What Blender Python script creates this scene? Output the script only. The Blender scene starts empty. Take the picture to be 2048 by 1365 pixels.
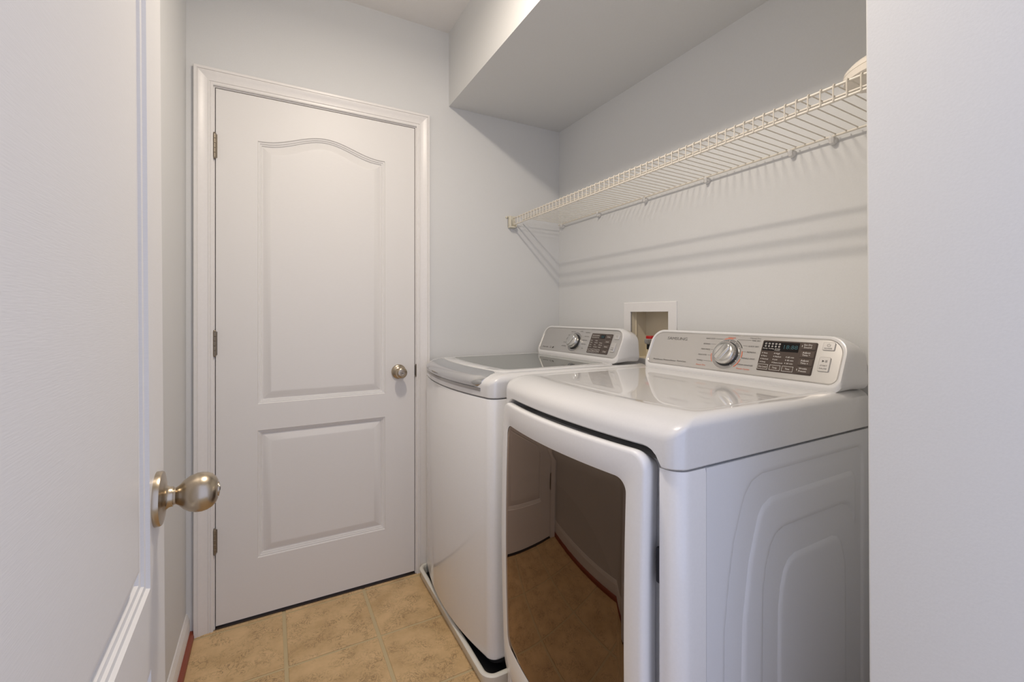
import bpy, bmesh, math, random
from mathutils import Vector, Matrix
random.seed(7)
R = math.radians
S = bpy.context.scene
COL = S.collection

# ------------------------------------------------------------------ camera
CAMH = 1.1907
cam_d = bpy.data.cameras.new('camera')
cam = bpy.data.objects.new('camera', cam_d)
COL.objects.link(cam)
cam.location = (0, 0, CAMH)
cam.rotation_euler = (R(90), 0, R(-28.52))
cam_d.sensor_width = 36.0
cam_d.lens = 888.7 / 2048 * 36.0
cam_d.shift_y = -53.5 / 2048
cam_d.clip_start = 0.02
S.camera = cam

# ------------------------------------------------------------------ light
S.view_settings.view_transform = 'Standard'
S.view_settings.look = 'None'
S.view_settings.gamma = 1.0
S.view_settings.use_curve_mapping = False
S.view_settings.exposure = 0.12
W = bpy.data.worlds.new('daylight')
S.world = W
W.use_nodes = True
bg = W.node_tree.nodes['Background']
bg.inputs[0].default_value = (0.66, 0.73, 1.0, 1)
bg.inputs[1].default_value = 1.2
ld = bpy.data.lights.new('ceiling_downlight', 'AREA')
ld.shape = 'ELLIPSE'
ld.size = 0.080
ld.size_y = 0.26
ld.energy = 11.6
ld.color = (1.0, 0.885, 0.755)
lamp = bpy.data.objects.new('ceiling_downlight', ld)
COL.objects.link(lamp)
lamp.location = (0.308, 0.96, 2.43)
gd = bpy.data.lights.new('ceiling_lamp_glow', 'POINT')   # sideways and upward glow of the same fixture
gd.energy = 3.2
gd.color = (1.0, 0.885, 0.755)
gd.shadow_soft_size = 0.06
glow = bpy.data.objects.new('ceiling_lamp_glow', gd)
COL.objects.link(glow)
glow.location = (0.308, 0.96, 2.43)

# ------------------------------------------------------------------ materials
def nodes(name):
    m = bpy.data.materials.new(name)
    m.use_nodes = True
    nt = m.node_tree
    return m, nt, nt.nodes['Principled BSDF']

def plain(name, col, rough=0.5, metal=0.0, coat=0.0, spec=0.5, bump=0.0, scale=200.0, stretch=None, coat_rough=0.03):
    m, nt, p = nodes(name)
    p.inputs['Base Color'].default_value = (*col, 1)
    p.inputs['Roughness'].default_value = rough
    p.inputs['Metallic'].default_value = metal
    p.inputs['Coat Weight'].default_value = coat
    p.inputs['Coat Roughness'].default_value = coat_rough
    p.inputs['Specular IOR Level'].default_value = spec
    tc = nt.nodes.new('ShaderNodeTexCoord')
    mp = nt.nodes.new('ShaderNodeMapping')
    if stretch:
        mp.inputs['Scale'].default_value = stretch
    nt.links.new(tc.outputs['Object'], mp.inputs[0])
    n = nt.nodes.new('ShaderNodeTexNoise')
    n.inputs['Scale'].default_value = scale
    n.inputs['Detail'].default_value = 3
    nt.links.new(mp.outputs[0], n.inputs['Vector'])
    if bump:
        b = nt.nodes.new('ShaderNodeBump')
        b.inputs['Strength'].default_value = bump
        b.inputs['Distance'].default_value = 0.001
        nt.links.new(n.outputs[0], b.inputs['Height'])
        nt.links.new(b.outputs[0], p.inputs['Normal'])
    mx = nt.nodes.new('ShaderNodeMix')
    mx.data_type = 'RGBA'
    mx.inputs[6].default_value = (*[c * 0.97 for c in col], 1)
    mx.inputs[7].default_value = (*[min(1, c * 1.03) for c in col], 1)
    nt.links.new(n.outputs[0], mx.inputs[0])
    nt.links.new(mx.outputs[2], p.inputs['Base Color'])
    return m

M = {}
M['wall'] = plain('wall_paint', (0.690, 0.695, 0.690), 0.7, bump=0.16, scale=260)
M['ceiling'] = plain('ceiling_paint', (0.83, 0.81, 0.785), 0.85, bump=0.2, scale=240)
M['door'] = plain('door_paint', (0.775, 0.760, 0.740), 0.45, bump=0.10, scale=60, stretch=(1.0, 1.0, 14.0))
M['trim'] = plain('trim_paint', (0.80, 0.78, 0.76), 0.34, bump=0.08, scale=90)
M['enamel'] = plain('white_enamel', (0.83, 0.825, 0.82), 0.38, coat=0.7, coat_rough=0.05)
M['enamel_top'] = plain('glossy_white_enamel', (0.735, 0.73, 0.725), 0.28, coat=1.0, coat_rough=0.005)
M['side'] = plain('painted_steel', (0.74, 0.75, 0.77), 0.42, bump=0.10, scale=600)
M['silver'] = plain('brushed_silver', (0.60, 0.585, 0.565), 0.30, metal=0.75, bump=0.05, scale=300, stretch=(1, 1, 20))
M['silver_edge'] = plain('silver_edge', (0.42, 0.41, 0.40), 0.25, metal=0.9)
M['chrome'] = plain('chrome', (0.62, 0.63, 0.64), 0.14, metal=1.0)
M['knob_silver'] = plain('knob_silver', (0.66, 0.65, 0.63), 0.16, metal=0.95)
M['nickel'] = plain('satin_nickel', (0.46, 0.39, 0.30), 0.27, metal=1.0, bump=0.03, scale=400)
M['hinge'] = plain('hinge_metal', (0.28, 0.24, 0.19), 0.38, metal=0.9)
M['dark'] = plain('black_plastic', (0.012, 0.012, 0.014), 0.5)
M['gasket'] = plain('dark_grey_plastic', (0.03, 0.03, 0.034), 0.45)
M['brown'] = plain('brown_panel', (0.075, 0.055, 0.045), 0.25)
M['brown_btn'] = plain('brown_button', (0.095, 0.072, 0.06), 0.2)
M['black_win'] = plain('display_window', (0.008, 0.006, 0.006), 0.12)
M['teal'] = plain('display_digits', (0.02, 0.09, 0.11), 0.4)
M['ink'] = plain('dark_print', (0.07, 0.065, 0.06), 0.5)
M['ink_soft'] = plain('grey_print', (0.20, 0.19, 0.18), 0.5)
M['ink_white'] = plain('white_print', (0.75, 0.72, 0.68), 0.5)
M['ink_red'] = plain('orange_print', (0.72, 0.16, 0.07), 0.5)
M['button'] = plain('silver_button', (0.64, 0.62, 0.60), 0.28, metal=0.6)
M['wire'] = plain('vinyl_wire', (0.74, 0.69, 0.60), 0.4)
M['clip'] = plain('clip_plastic', (0.70, 0.69, 0.67), 0.4)
M['cream'] = plain('cream_plastic', (0.72, 0.68, 0.56), 0.4)
M['cream_case'] = plain('ivory_plastic', (0.86, 0.80, 0.71), 0.35)
M['pan'] = plain('pan_plastic', (0.76, 0.74, 0.66), 0.35)
M['box_in'] = plain('box_interior', (0.74, 0.67, 0.52), 0.5)
M['box'] = plain('box_flange', (0.78, 0.77, 0.76), 0.35)
M['red'] = plain('red_plastic', (0.55, 0.02, 0.02), 0.4)
M['ribs'] = plain('grey_ribs', (0.36, 0.35, 0.33), 0.5)
M['brass'] = plain('brass', (0.55, 0.38, 0.14), 0.3, metal=1.0)
M['shoe'] = plain('mahogany_wood', (0.26, 0.055, 0.025), 0.4, bump=0.2, scale=40, stretch=(8, 1, 8))
M['grout'] = plain('tile_grout', (0.56, 0.45, 0.26), 0.7, bump=0.3, scale=300)
M['threshold_shade'] = plain('threshold_shade_brown', (0.05, 0.033, 0.022), 0.6)  # near-black brown carries the shade of the gap below the door

def glass_mat(name, base, gloss, fac, rough, clear=False):
    m = bpy.data.materials.new(name)
    m.use_nodes = True
    nt = m.node_tree
    nt.nodes.clear()
    o = nt.nodes.new('ShaderNodeOutputMaterial')
    mx = nt.nodes.new('ShaderNodeMixShader')
    d = nt.nodes.new('ShaderNodeBsdfTransparent' if clear else 'ShaderNodeBsdfDiffuse')
    g = nt.nodes.new('ShaderNodeBsdfGlossy')
    fr = nt.nodes.new('ShaderNodeFresnel')
    ma = nt.nodes.new('ShaderNodeMath')
    ma.operation = 'ADD'
    ma.inputs[1].default_value = fac
    ma.use_clamp = True
    fr.inputs[0].default_value = 1.5
    d.inputs[0].default_value = (*base, 1)
    g.inputs[0].default_value = (*gloss, 1)
    g.inputs[1].default_value = rough
    nt.links.new(fr.outputs[0], ma.inputs[0])
    nt.links.new(ma.outputs[0], mx.inputs[0])
    nt.links.new(d.outputs[0], mx.inputs[1])
    nt.links.new(g.outputs[0], mx.inputs[2])
    nt.links.new(mx.outputs[0], o.inputs[0])
    return m
M['bronze_glass'] = glass_mat('bronze_glass', (0.42, 0.33, 0.27), (0.86, 0.68, 0.55), 0.15, 0.012, True)
M['lid_glass'] = glass_mat('smoked_glass', (0.12, 0.125, 0.12), (0.85, 0.86, 0.84), 0.14, 0.02)

def tile_mat():
    m, nt, p = nodes('stone_tile')
    N = nt.nodes.new
    L = nt.links.new
    geo = N('ShaderNodeNewGeometry')
    n1 = N('ShaderNodeTexNoise'); n1.inputs['Scale'].default_value = 7; n1.inputs['Detail'].default_value = 6; n1.inputs['Roughness'].default_value = 0.65
    n2 = N('ShaderNodeTexNoise'); n2.inputs['Scale'].default_value = 34; n2.inputs['Detail'].default_value = 8; n2.inputs['Roughness'].default_value = 0.7; n2.inputs['Distortion'].default_value = 1.4
    n3 = N('ShaderNodeTexNoise'); n3.inputs['Scale'].default_value = 15; n3.inputs['Detail'].default_value = 4
    for n in (n1, n2, n3):
        L(geo.outputs['Position'], n.inputs['Vector'])
    r1 = N('ShaderNodeValToRGB')
    e = r1.color_ramp.elements
    e[0].position = 0.30; e[0].color = (0.50, 0.330, 0.155, 1)
    e[1].position = 0.70; e[1].color = (0.74, 0.515, 0.270, 1)
    x = r1.color_ramp.elements.new(0.5); x.color = (0.63, 0.435, 0.220, 1)
    L(n1.outputs[0], r1.inputs[0])
    # thin dark cracks: where noise passes 0.5
    ma = N('ShaderNodeMath'); ma.operation = 'SUBTRACT'; ma.inputs[1].default_value = 0.5
    L(n2.outputs[0], ma.inputs[0])
    ab = N('ShaderNodeMath'); ab.operation = 'ABSOLUTE'; L(ma.outputs[0], ab.inputs[0])
    r2 = N('ShaderNodeValToRGB')
    r2.color_ramp.elements[0].position = 0.0; r2.color_ramp.elements[0].color = (1, 1, 1, 1)
    r2.color_ramp.elements[1].position = 0.026; r2.color_ramp.elements[1].color = (0, 0, 0, 1)
    L(ab.outputs[0], r2.inputs[0])
    r3 = N('ShaderNodeValToRGB')
    r3.color_ramp.elements[0].position = 0.42; r3.color_ramp.elements[0].color = (0, 0, 0, 1)
    r3.color_ramp.elements[1].position = 0.60; r3.color_ramp.elements[1].color = (1, 1, 1, 1)
    L(n3.outputs[0], r3.inputs[0])
    mu = N('ShaderNodeMath'); mu.operation = 'MULTIPLY'
    L(r2.outputs[0], mu.inputs[0]); L(r3.outputs[0], mu.inputs[1])
    mu2 = N('ShaderNodeMath'); mu2.operation = 'MULTIPLY'; mu2.inputs[1].default_value = 0.85
    L(mu.outputs[0], mu2.inputs[0])
    mx = N('ShaderNodeMix'); mx.data_type = 'RGBA'
    mx.inputs[7].default_value = (0.11, 0.06, 0.022, 1)
    L(mu2.outputs[0], mx.inputs[0]); L(r1.outputs[0], mx.inputs[6])
    L(mx.outputs[2], p.inputs['Base Color'])
    p.inputs['Roughness'].default_value = 0.48
    b = N('ShaderNodeBump'); b.inputs['Strength'].default_value = 0.15; b.inputs['Distance'].default_value = 0.002
    L(n2.outputs[0], b.inputs['Height']); L(b.outputs[0], p.inputs['Normal'])
    return m
M['tile'] = tile_mat()

# ------------------------------------------------------------------ mesh helpers
ORG = {}
def root(name, loc, label=None, cat=None, group=None, rot=(0, 0, 0), kind=None, local=False):
    o = bpy.data.objects.new(name, None)
    o.empty_display_size = 0.05
    COL.objects.link(o)
    o.location = loc
    o.rotation_euler = rot
    ORG[o] = Vector((0, 0, 0)) if local else Vector(loc)
    tag(o, label, cat, group, kind)
    return o

def tag(o, label=None, cat=None, group=None, kind=None):
    if label: o['label'] = label
    if cat: o['category'] = cat
    if group: o['group'] = group
    if kind: o['kind'] = kind
    return o

def link(name, me, mat, parent=None, org=None):
    o = bpy.data.objects.new(name, me)
    COL.objects.link(o)
    if mat: 
        if not me.materials: me.materials.append(M[mat])
    if parent is not None:
        o.parent = parent
        ORG[o] = ORG[parent]
    else:
        ORG[o] = org or Vector((0, 0, 0))
        o.location = ORG[o]
    return o

def mesh(name, verts, faces, mat, parent=None, org=None, sharp=35, smooth=True, fix=True):
    off = ORG[parent] if parent is not None else (org or Vector((0, 0, 0)))
    me = bpy.data.meshes.new(name)
    me.from_pydata([Vector(v) - off for v in verts], [], faces)
    bm = bmesh.new(); bm.from_mesh(me)
    bmesh.ops.remove_doubles(bm, verts=bm.verts, dist=1e-6)
    if fix:
        bmesh.ops.recalc_face_normals(bm, faces=bm.faces)
    bm.to_mesh(me); bm.free()
    if smooth:
        me.shade_smooth()
        me.set_sharp_from_angle(angle=R(sharp))
    return link(name, me, mat, parent, org)

class B:
    """collects shapes of ONE piece"""
    def __init__(s): s.v = []; s.f = []
    def add(s, v, f):
        k = len(s.v); s.v += [Vector(p) for p in v]; s.f += [[i + k for i in q] for q in f]; return s
    def box(s, x0, x1, y0, y1, z0, z1, bev=0.0, seg=2):
        bm = bmesh.new()
        bmesh.ops.create_cube(bm, size=1)
        for v in bm.verts:
            v.co = Vector(((x0 + x1) / 2 + v.co.x * (x1 - x0), (y0 + y1) / 2 + v.co.y * (y1 - y0), (z0 + z1) / 2 + v.co.z * (z1 - z0)))
        if bev:
            bmesh.ops.bevel(bm, geom=bm.edges[:], offset=bev, segments=seg, affect='EDGES', profile=0.5)
        bm.verts.index_update()
        s.add([v.co.copy() for v in bm.verts], [[v.index for v in f.verts] for f in bm.faces]); bm.free(); return s
    def loft(s, rings, closed=True, cap0=False, cap1=False):
        n = len(rings[0]); v = [p for r in rings for p in r]; f = []
        for i in range(len(rings) - 1):
            for j in range(n if closed else n - 1):
                k = (j + 1) % n
                f.append([i * n + j, i * n + k, (i + 1) * n + k, (i + 1) * n + j])
        if cap0: f.append(list(range(n))[::-1])
        if cap1: f.append([(len(rings) - 1) * n + j for j in range(n)])
        return s.add(v, f)
    def tube(s, path, r, n=8, caps=True):
        rings = []
        path = [Vector(p) for p in path]
        up = None
        for i, p in enumerate(path):
            d = (path[min(i + 1, len(path) - 1)] - path[max(i - 1, 0)]).normalized()
            a = d.orthogonal().normalized() if up is None else (up - d * up.dot(d)).normalized()
            up = a; b = d.cross(a)
            rr = r[i] if isinstance(r, (list, tuple)) else r
            rings.append([p + (a * math.cos(2 * math.pi * k / n) + b * math.sin(2 * math.pi * k / n)) * rr for k in range(n)])
        return s.loft(rings, True, caps, caps)
    def lathe(s, base, axis, prof, n=32):
        axis = Vector(axis).normalized(); a = axis.orthogonal().normalized(); b = axis.cross(a)
        rings = [[Vector(base) + axis * h + (a * math.cos(2 * math.pi * k / n) + b * math.sin(2 * math.pi * k / n)) * max(r, 1e-5) for k in range(n)] for (r, h) in prof]
        return s.loft(rings, True, True, True)
    def obj(s, name, mat, parent=None, **kw): return mesh(name, s.v, s.f, mat, parent, **kw)

def rrect(a0, a1, b0, b1, r, nc=6, ne=6):
    """rounded rectangle in 2D, fixed point count; r = radius or (r_a0b0, r_a1b0, r_a1b1, r_a0b1)"""
    rs = r if isinstance(r, (list, tuple)) else (r,) * 4
    cs = [(a0 + rs[0], b0 + rs[0], 180, rs[0]), (a1 - rs[1], b0 + rs[1], 270, rs[1]), (a1 - rs[2], b1 - rs[2], 0, rs[2]), (a0 + rs[3], b1 - rs[3], 90, rs[3])]
    pts = []
    for i, (cx, cy, ang, rr) in enumerate(cs):
        arc = [(cx + rr * math.cos(R(ang + 90 * k / nc)), cy + rr * math.sin(R(ang + 90 * k / nc))) for k in range(nc + 1)]
        pts += arc
        nx = cs[(i + 1) % 4]
        q = (nx[0] + nx[3] * math.cos(R(nx[2])), nx[1] + nx[3] * math.sin(R(nx[2])))
        p = arc[-1]
        for k in range(1, ne):
            t = k / ne
            pts.append((p[0] + (q[0] - p[0]) * t, p[1] + (q[1] - p[1]) * t))
    return pts

# ------------------------------------------------------------------ room shell
DW = 2.0072      # door wall plane
XR = 1.383       # shelf wall plane
XL = -0.273      # left wall plane
ZC = 2.532
NX, NY = 0.80, 0.3386   # nose of the foreground wall on the right

def struct(o): o['kind'] = 'structure'; return o

# back wall (with door opening)
ox0, ox1, oz = -0.197, 0.596, 2.058
b = B()
b.box(XL - 0.12, ox0, DW, DW + 0.115, 0, ZC).box(ox1, XR + 0.12, DW, DW + 0.115, 0, ZC).box(ox0, ox1, DW, DW + 0.115, oz, ZC)
struct(b.obj('wall_back', 'wall'))
# right wall with opening for the outlet box
by0, by1, bz0, bz1 = 1.246, 1.456, 1.0045, 1.201
b = B()
e_ = 0.005
b.box(XR, XR + 0.12, NY - 0.6, by0 - e_, 0, ZC).box(XR, XR + 0.12, by1 + e_, DW, 0, ZC).box(XR, XR + 0.12, by0 - e_, by1 + e_, 0, bz0 - e_).box(XR, XR + 0.12, by0 - e_, by1 + e_, bz1 + e_, ZC)
struct(b.obj('wall_right', 'wall'))
struct(B().box(XL - 0.12, XL, 0.05, DW, 0, ZC).obj('wall_left', 'wall'))
# foreground wall on the right, its end slightly out of plumb
def ly(z): return NY - 0.0010 + 0.0045 * (z - 1.19)
v = []
for z in (0, ZC):
    v += [(NX, -0.06, z), (XR + 0.12, -0.06, z), (XR + 0.12, ly(z), z), (NX, ly(z), z)]
f = [[0, 1, 2, 3], [4, 5, 6, 7], [0, 1, 5, 4], [1, 2, 6, 5], [2, 3, 7, 6], [3, 0, 4, 7]]
bm = bmesh.new()
vs = [bm.verts.new(p) for p in v]
for q in f: bm.faces.new([vs[i] for i in q])
bmesh.ops.recalc_face_normals(bm, faces=bm.faces)
ed = [e for e in bm.edges if abs(e.verts[0].co.x - NX) < 1e-4 and abs(e.verts[1].co.x - NX) < 1e-4 and abs(e.verts[0].co.z - e.verts[1].co.z) > 1]
bmesh.ops.bevel(bm, geom=ed, offset=0.004, segments=3, affect='EDGES', profile=0.5)
me = bpy.data.meshes.new('wall_front'); bm.to_mesh(me); bm.free()
me.shade_smooth(); me.set_sharp_from_angle(angle=R(40))
struct(link('wall_front', me, 'wall'))
# doorway wall on the left and header above the doorway
b = B()
b.box(-1.2, -0.160, -0.06, 0.05, 0, ZC).box(-0.160, NX, -0.06, 0.05, 2.07, ZC)
struct(b.obj('wall_doorway', 'wall'))
struct(B().box(-1.2, XR + 0.12, -0.06, DW + 0.115, ZC, ZC + 0.1).obj('ceiling', 'ceiling'))
struct(B().box(0.748, XR, NY, DW, 2.183, ZC).obj('ceiling_soffit', 'wall'))

# floor with tiles
fl = struct(B().box(-1.2, XR + 0.12, -1.3, DW + 0.115, -0.10, -0.0030).obj('floor', 'grout'))
TJ = 0.0066
xl = [-0.262] + [0.047 + 0.3065 * k for k in range(0, 5)] + [XR]
if 0.047 - 0.3065 > -0.262: xl.insert(1, 0.047 - 0.3065)
xl = [XL, 0.047, 0.3535, 0.66, 0.9665, 1.273, XR]
ylines = [DW - 0.003] + [1.984 - 0.3055 * k for k in range(0, 8)]
def tile(x0, x1, y0, y1):
    rings = []
    for (i, z) in ((0, -0.0034), (0.0, -0.0012), (0.0016, 0.0)):
        rings.append([(x0 + i, y0 + i, z), (x1 - i, y0 + i, z), (x1 - i, y1 - i, z), (x0 + i, y1 - i, z)])
    bb = B().loft(rings, True, False, True)
    return bb.obj('tile', 'tile', fl, sharp=20)
for i in range(len(xl) - 1):
    for j in range(len(ylines) - 1):
        a0 = xl[i] + (TJ if i else 0); a1 = xl[i + 1] - (TJ if i < len(xl) - 2 else 0)
        c1 = ylines[j] - (TJ * 0.8 if j else 0); c0 = ylines[j + 1] + TJ * 0.8
        if a1 - a0 > 0.02 and c1 - c0 > 0.01:
            tile(a0, a1, c0, c1)

# left baseboard and its mahogany shoe strip
def extr(prof, p0, p1, au, av):
    """extrude 2D profile (list) along p0->p1, au/av 3D axes"""
    au = Vector(au); av = Vector(av)
    return B().loft([[Vector(p) + au * a + av * c for a, c in prof] for p in (p0, p1)], True, True, True)
bp = [(0, 0), (0.0125, 0), (0.0125, 0.058), (0.0105, 0.064), (0.0105, 0.069), (0.0085, 0.073), (0.005, 0.084), (0.003, 0.088), (0, 0.088)]
struct(extr(bp, (XL, 0.05, 0), (XL, DW, 0), (1, 0, 0), (0, 0, 1)).obj('baseboard_left', 'trim', sharp=25))
sp = [(0, 0), (0.014, 0), (0.014, 0.008), (0.012, 0.014), (0.008, 0.019), (0, 0.021)]
struct(extr(sp, (XL + 0.0125, 0.05, 0.0002), (XL + 0.0125, DW - 0.001, 0.0002), (1, 0, 0), (0, 0, 1)).obj('trim_1', 'shoe', sharp=40))
struct(extr(bp, (0.655, DW, 0), (XR, DW, 0), (0, -1, 0), (0, 0, 1)).obj('baseboard_back', 'trim', sharp=25))

# ------------------------------------------------------------------ panel doors
def door_face(y, sgn, w, h, sl, sr):
    """moulded face in local coordinates, plane y, outward = sgn (-1 front / +1 back)"""
    bm = bmesh.new()
    def arch_pts(x0, x1, z0, z1, rise, d):
        n = 28 if rise else 6
        pts = [(x0 + d, z0 + d), (x1 - d, z0 + d)]
        for k in range(n + 1):
            u = 1 - 2 * k / n
            x = (x0 + x1) / 2 + u * ((x1 - x0) / 2 - d)
            zz = z1 - d + (rise * (0.5 + 0.5 * math.cos(math.pi * u)) ** 1.15 if rise else 0)
            pts.append((x, zz))
        return pts
    prof = [(0, 0), (0.0025, 0.0035), (0.0075, 0.0042), (0.0090, 0.0068), (0.0135, 0.0078), (0.0150, 0.0112), (0.0185, 0.0115), (0.0440, 0.0026), (0.0458, 0.0022), (0.050, 0.0022)]
    edges = []
    o = [bm.verts.new(p) for p in ((0, y, 0), (w, y, 0), (w, y, h), (0, y, h))]
    edges += [bm.edges.new((o[i], o[(i + 1) % 4])) for i in range(4)]
    for (z0, z1, rise) in ((0.222, 0.722, 0), (0.826, 1.859, 0.054)):
        loops = []
        for (d, dep) in prof:
            loops.append([bm.verts.new((x, y - sgn * dep * 1.2, z)) for x, z in arch_pts(sl, w - sr, z0, z1, rise, d)])
        n = len(loops[0])
        for a, c in zip(loops, loops[1:]):
            for i in range(n):
                k = (i + 1) % n
                bm.faces.new((a[i], a[k], c[k], c[i]))
        bm.faces.new(loops[-1])
        for i in range(n):
            edges.append(bm.edges.get((loops[0][i], loops[0][(i + 1) % n])))
    bmesh.ops.triangle_fill(bm, use_beauty=True, use_dissolve=False, edges=edges)
    bm.verts.index_update()
    vs = [v.co.copy() for v in bm.verts]; fs = [[v.index for v in f.verts] for f in bm.faces]
    bm.free()
    return vs, fs

def door_leaf(parent, w, h, sl, sr, off=Vector((0, 0, 0)), t=0.035):
    b = B()
    for y, s in ((0, -1), (t, 1)):
        vs, fs = door_face(y, s, w, h, sl, sr)
        b.add([p + off for p in vs], fs)
    q = [(0, 0, 0), (w, 0, 0), (w, 0, h), (0, 0, h), (0, t, 0), (w, t, 0), (w, t, h), (0, t, h)]
    b.add([Vector(p) + off for p in q], [[0, 1, 5, 4], [1, 2, 6, 5], [2, 3, 7, 6], [3, 0, 4, 7]])
    return b.obj('door_leaf', 'door', parent, sharp=22)

d1 = root('door_1', (0.2, DW, 0), rot=(0, 0, 0), kind='structure')
X0, X1 = -0.1815, 0.5810
door_leaf(d1, X1 - X0, 2.032, 0.137, 0.133, Vector((X0, DW, 0.012)))
# jamb lining and stop
ji0, ji1, jz = X0 - 0.0028, X1 + 0.0035, 2.0475
B().box(ox0, ji0, DW - 0.0005, DW + 0.115, 0, jz).box(ji1, ox1, DW - 0.0005, DW + 0.115, 0, jz).box(ox0, ox1, DW - 0.0005, DW + 0.115, jz, oz).obj('door_jamb', 'trim', d1)
B().box(ji0, ji0 + 0.012, DW + 0.036, DW + 0.07, 0, jz).box(ji1 - 0.012, ji1, DW + 0.036, DW + 0.07, 0, jz).box(ji0, ji1, DW + 0.036, DW + 0.07, jz - 0.012, jz).obj('door_stop', 'trim', d1)
B().box(ji0, ji1, DW - 0.0025, DW + 0.115, -0.0028, 0.0012, 0.0005).obj('threshold_shade', 'threshold_shade', d1)  # dark strip under the door, its colour stands in for the gap's shade
# casing
cp = [(0, 0), (0, 0.0085), (0.003, 0.0105), (0.0075, 0.0108), (0.009, 0.0085), (0.0115, 0.0085), (0.0135, 0.0112), (0.0155, 0.0115), (0.017, 0.0098), (0.026, 0.0108), (0.036, 0.0130), (0.044, 0.0160), (0.047, 0.0165), (0.048, 0.0148), (0.0495, 0.0148), (0.0505, 0.0178), (0.059, 0.0178), (0.0605, 0.016), (0.0605, 0)]
ci0, ci1, cz = ji0 - 0.0045, ji1 + 0.0045, jz + 0.0045
def ring(kind):
    out = []
    for d, t in cp:
        y = DW - t
        out.append({'lb': (ci0 - d, y, 0.0), 'lt': (ci0 - d, y, cz + d), 'rt': (ci1 + d, y, cz + d), 'rb': (ci1 + d, y, 0.0)}[kind])
    return out
for a, c in (('lb', 'lt'), ('lt', 'rt'), ('rt', 'rb')):
    B().loft([ring(a), ring(c)], True, True, True).obj('casing', 'trim', d1, sharp=14)
# hinges
for z in (1.826, 1.081, 0.334):
    b = B()
    hx, hy = X0 - 0.0035, DW - 0.0055
    for k in range(5):
        z0 = z - 0.0445 + k * 0.0178
        b.lathe((hx, hy, z0), (0, 0, 1), [(0.0052, 0), (0.0058, 0.0008), (0.0058, 0.0168), (0.0052, 0.0174)], 14)
    b.lathe((hx, hy, z + 0.0445), (0, 0, 1), [(0.005, 0), (0.0055, 0.002), (0.004, 0.005), (0.001, 0.006)], 14)
    b.lathe((hx, hy, z - 0.0505), (0, 0, 1), [(0.001, 0), (0.004, 0.001), (0.0055, 0.004), (0.005, 0.006)], 14)
    b.box(hx - 0.001, hx + 0.001, DW - 0.002, DW + 0.03, z - 0.044, z + 0.044)
    b.box(hx - 0.0085, hx + 0.0085, DW - 0.0018, DW - 0.0004, z - 0.044, z + 0.044)
    b.obj('hinge', 'hinge', d1)
# strike plate
B().box(X1 + 0.0002, X1 + 0.008, DW - 0.004, DW - 0.0006, 0.905, 0.962, 0.001).obj('strike_plate', 'hinge', d1)
B().box(X1 + 0.0004, X1 + 0.0032, DW - 0.0046, DW - 0.002, 0.912, 0.957).obj('latch', 'dark', d1)

def knob(parent, base, axis, keyed, scale=1.0):
    s = scale
    if keyed:
        rose = [(0.0335, 0), (0.0335, 0.006), (0.0325, 0.0085), (0.0300, 0.0105), (0.0245, 0.0125), (0.0185, 0.0155), (0.0155, 0.0195), (0.0148, 0.0245), (0.0148, 0.0285)]
        ball = [(0.0130, 0.0285), (0.0130, 0.033), (0.0165, 0.0365), (0.0225, 0.042), (0.0255, 0.049), (0.0258, 0.056), (0.0240, 0.062), (0.0205, 0.066), (0.0150, 0.0678), (0.0115, 0.0680)]
    else:
        rose = [(0.0362, 0), (0.0362, 0.0050), (0.0352, 0.0072), (0.0310, 0.0082), (0.0230, 0.0092), (0.0165, 0.0112), (0.0138, 0.0142), (0.0132, 0.0190)]
        ball = [(0.0112, 0.0190), (0.0112, 0.0220), (0.0140, 0.0255), (0.0195, 0.0308), (0.0240, 0.0375), (0.0264, 0.0450), (0.0268, 0.0515), (0.0256, 0.0580), (0.0226, 0.0640), (0.0180, 0.0682), (0.0130, 0.0705), (0.0098, 0.0710)]
    k = B().lathe(base, axis, [(r * s, h * s) for r, h in ball], 40).obj('knob', 'nickel', parent)
    B().lathe(base, axis, [(r * s, h * s) for r, h in rose], 40).obj('rosette', 'nickel', parent)
    ax = Vector(axis).normalized(); top = Vector(base) + ax * ball[-1][1] * s
    B().lathe(top - ax * 0.0005, axis, [(0.0100 * s, 0), (0.0098 * s, 0.0014), (0.0085 * s, 0.0018), (0.0070 * s, 0.0014), (0.0068 * s, 0.0022), (0.001, 0.0022)], 24).obj('lock_cylinder', 'nickel', k)
    side = Vector((0, 0, 1)).cross(ax).normalized()
    c = top + ax * 0.0019
    vs = []
    for (u, v_, w_) in [(-1, -1, 0), (1, -1, 0), (1, 1, 0), (-1, 1, 0), (-1, -1, 1), (1, -1, 1), (1, 1, 1), (-1, 1, 1)]:
        vs.append(c + side * u * 0.0050 * s + Vector((0, 0, 1)) * v_ * 0.0011 * s + ax * w_ * 0.0006)
    B().add(vs, [[0, 1, 2, 3], [4, 5, 6, 7], [0, 1, 5, 4], [1, 2, 6, 5], [2, 3, 7, 6], [3, 0, 4, 7]]).obj('key_slot', 'dark', k)
    return k
knob(d1, (0.5075, DW, 0.932), (0, -1, 0), True, 0.97)

# the open door beside the camera (hinged behind the left jamb)
LY0 = 0.062
d2 = root('door_2', (-0.1155, LY0, 0), rot=(R(-0.35), 0, R(90 + 1.3)), kind='structure', local=True)
LW = 0.760
door_leaf(d2, LW, 2.032, 0.10, 0.098, Vector((0, 0, 0.012)))
knob(d2, (LW - 0.056, 0, 0.938), (0, -1, 0), False, 1.0)
knob(d2, (LW - 0.056, 0.035, 0.938), (0, 1, 0), False, 1.0)
B().box(LW - 0.0005, LW + 0.0012, 0.005, 0.030, 0.91, 0.967).obj('latch_plate', 'hinge', d2)

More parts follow.
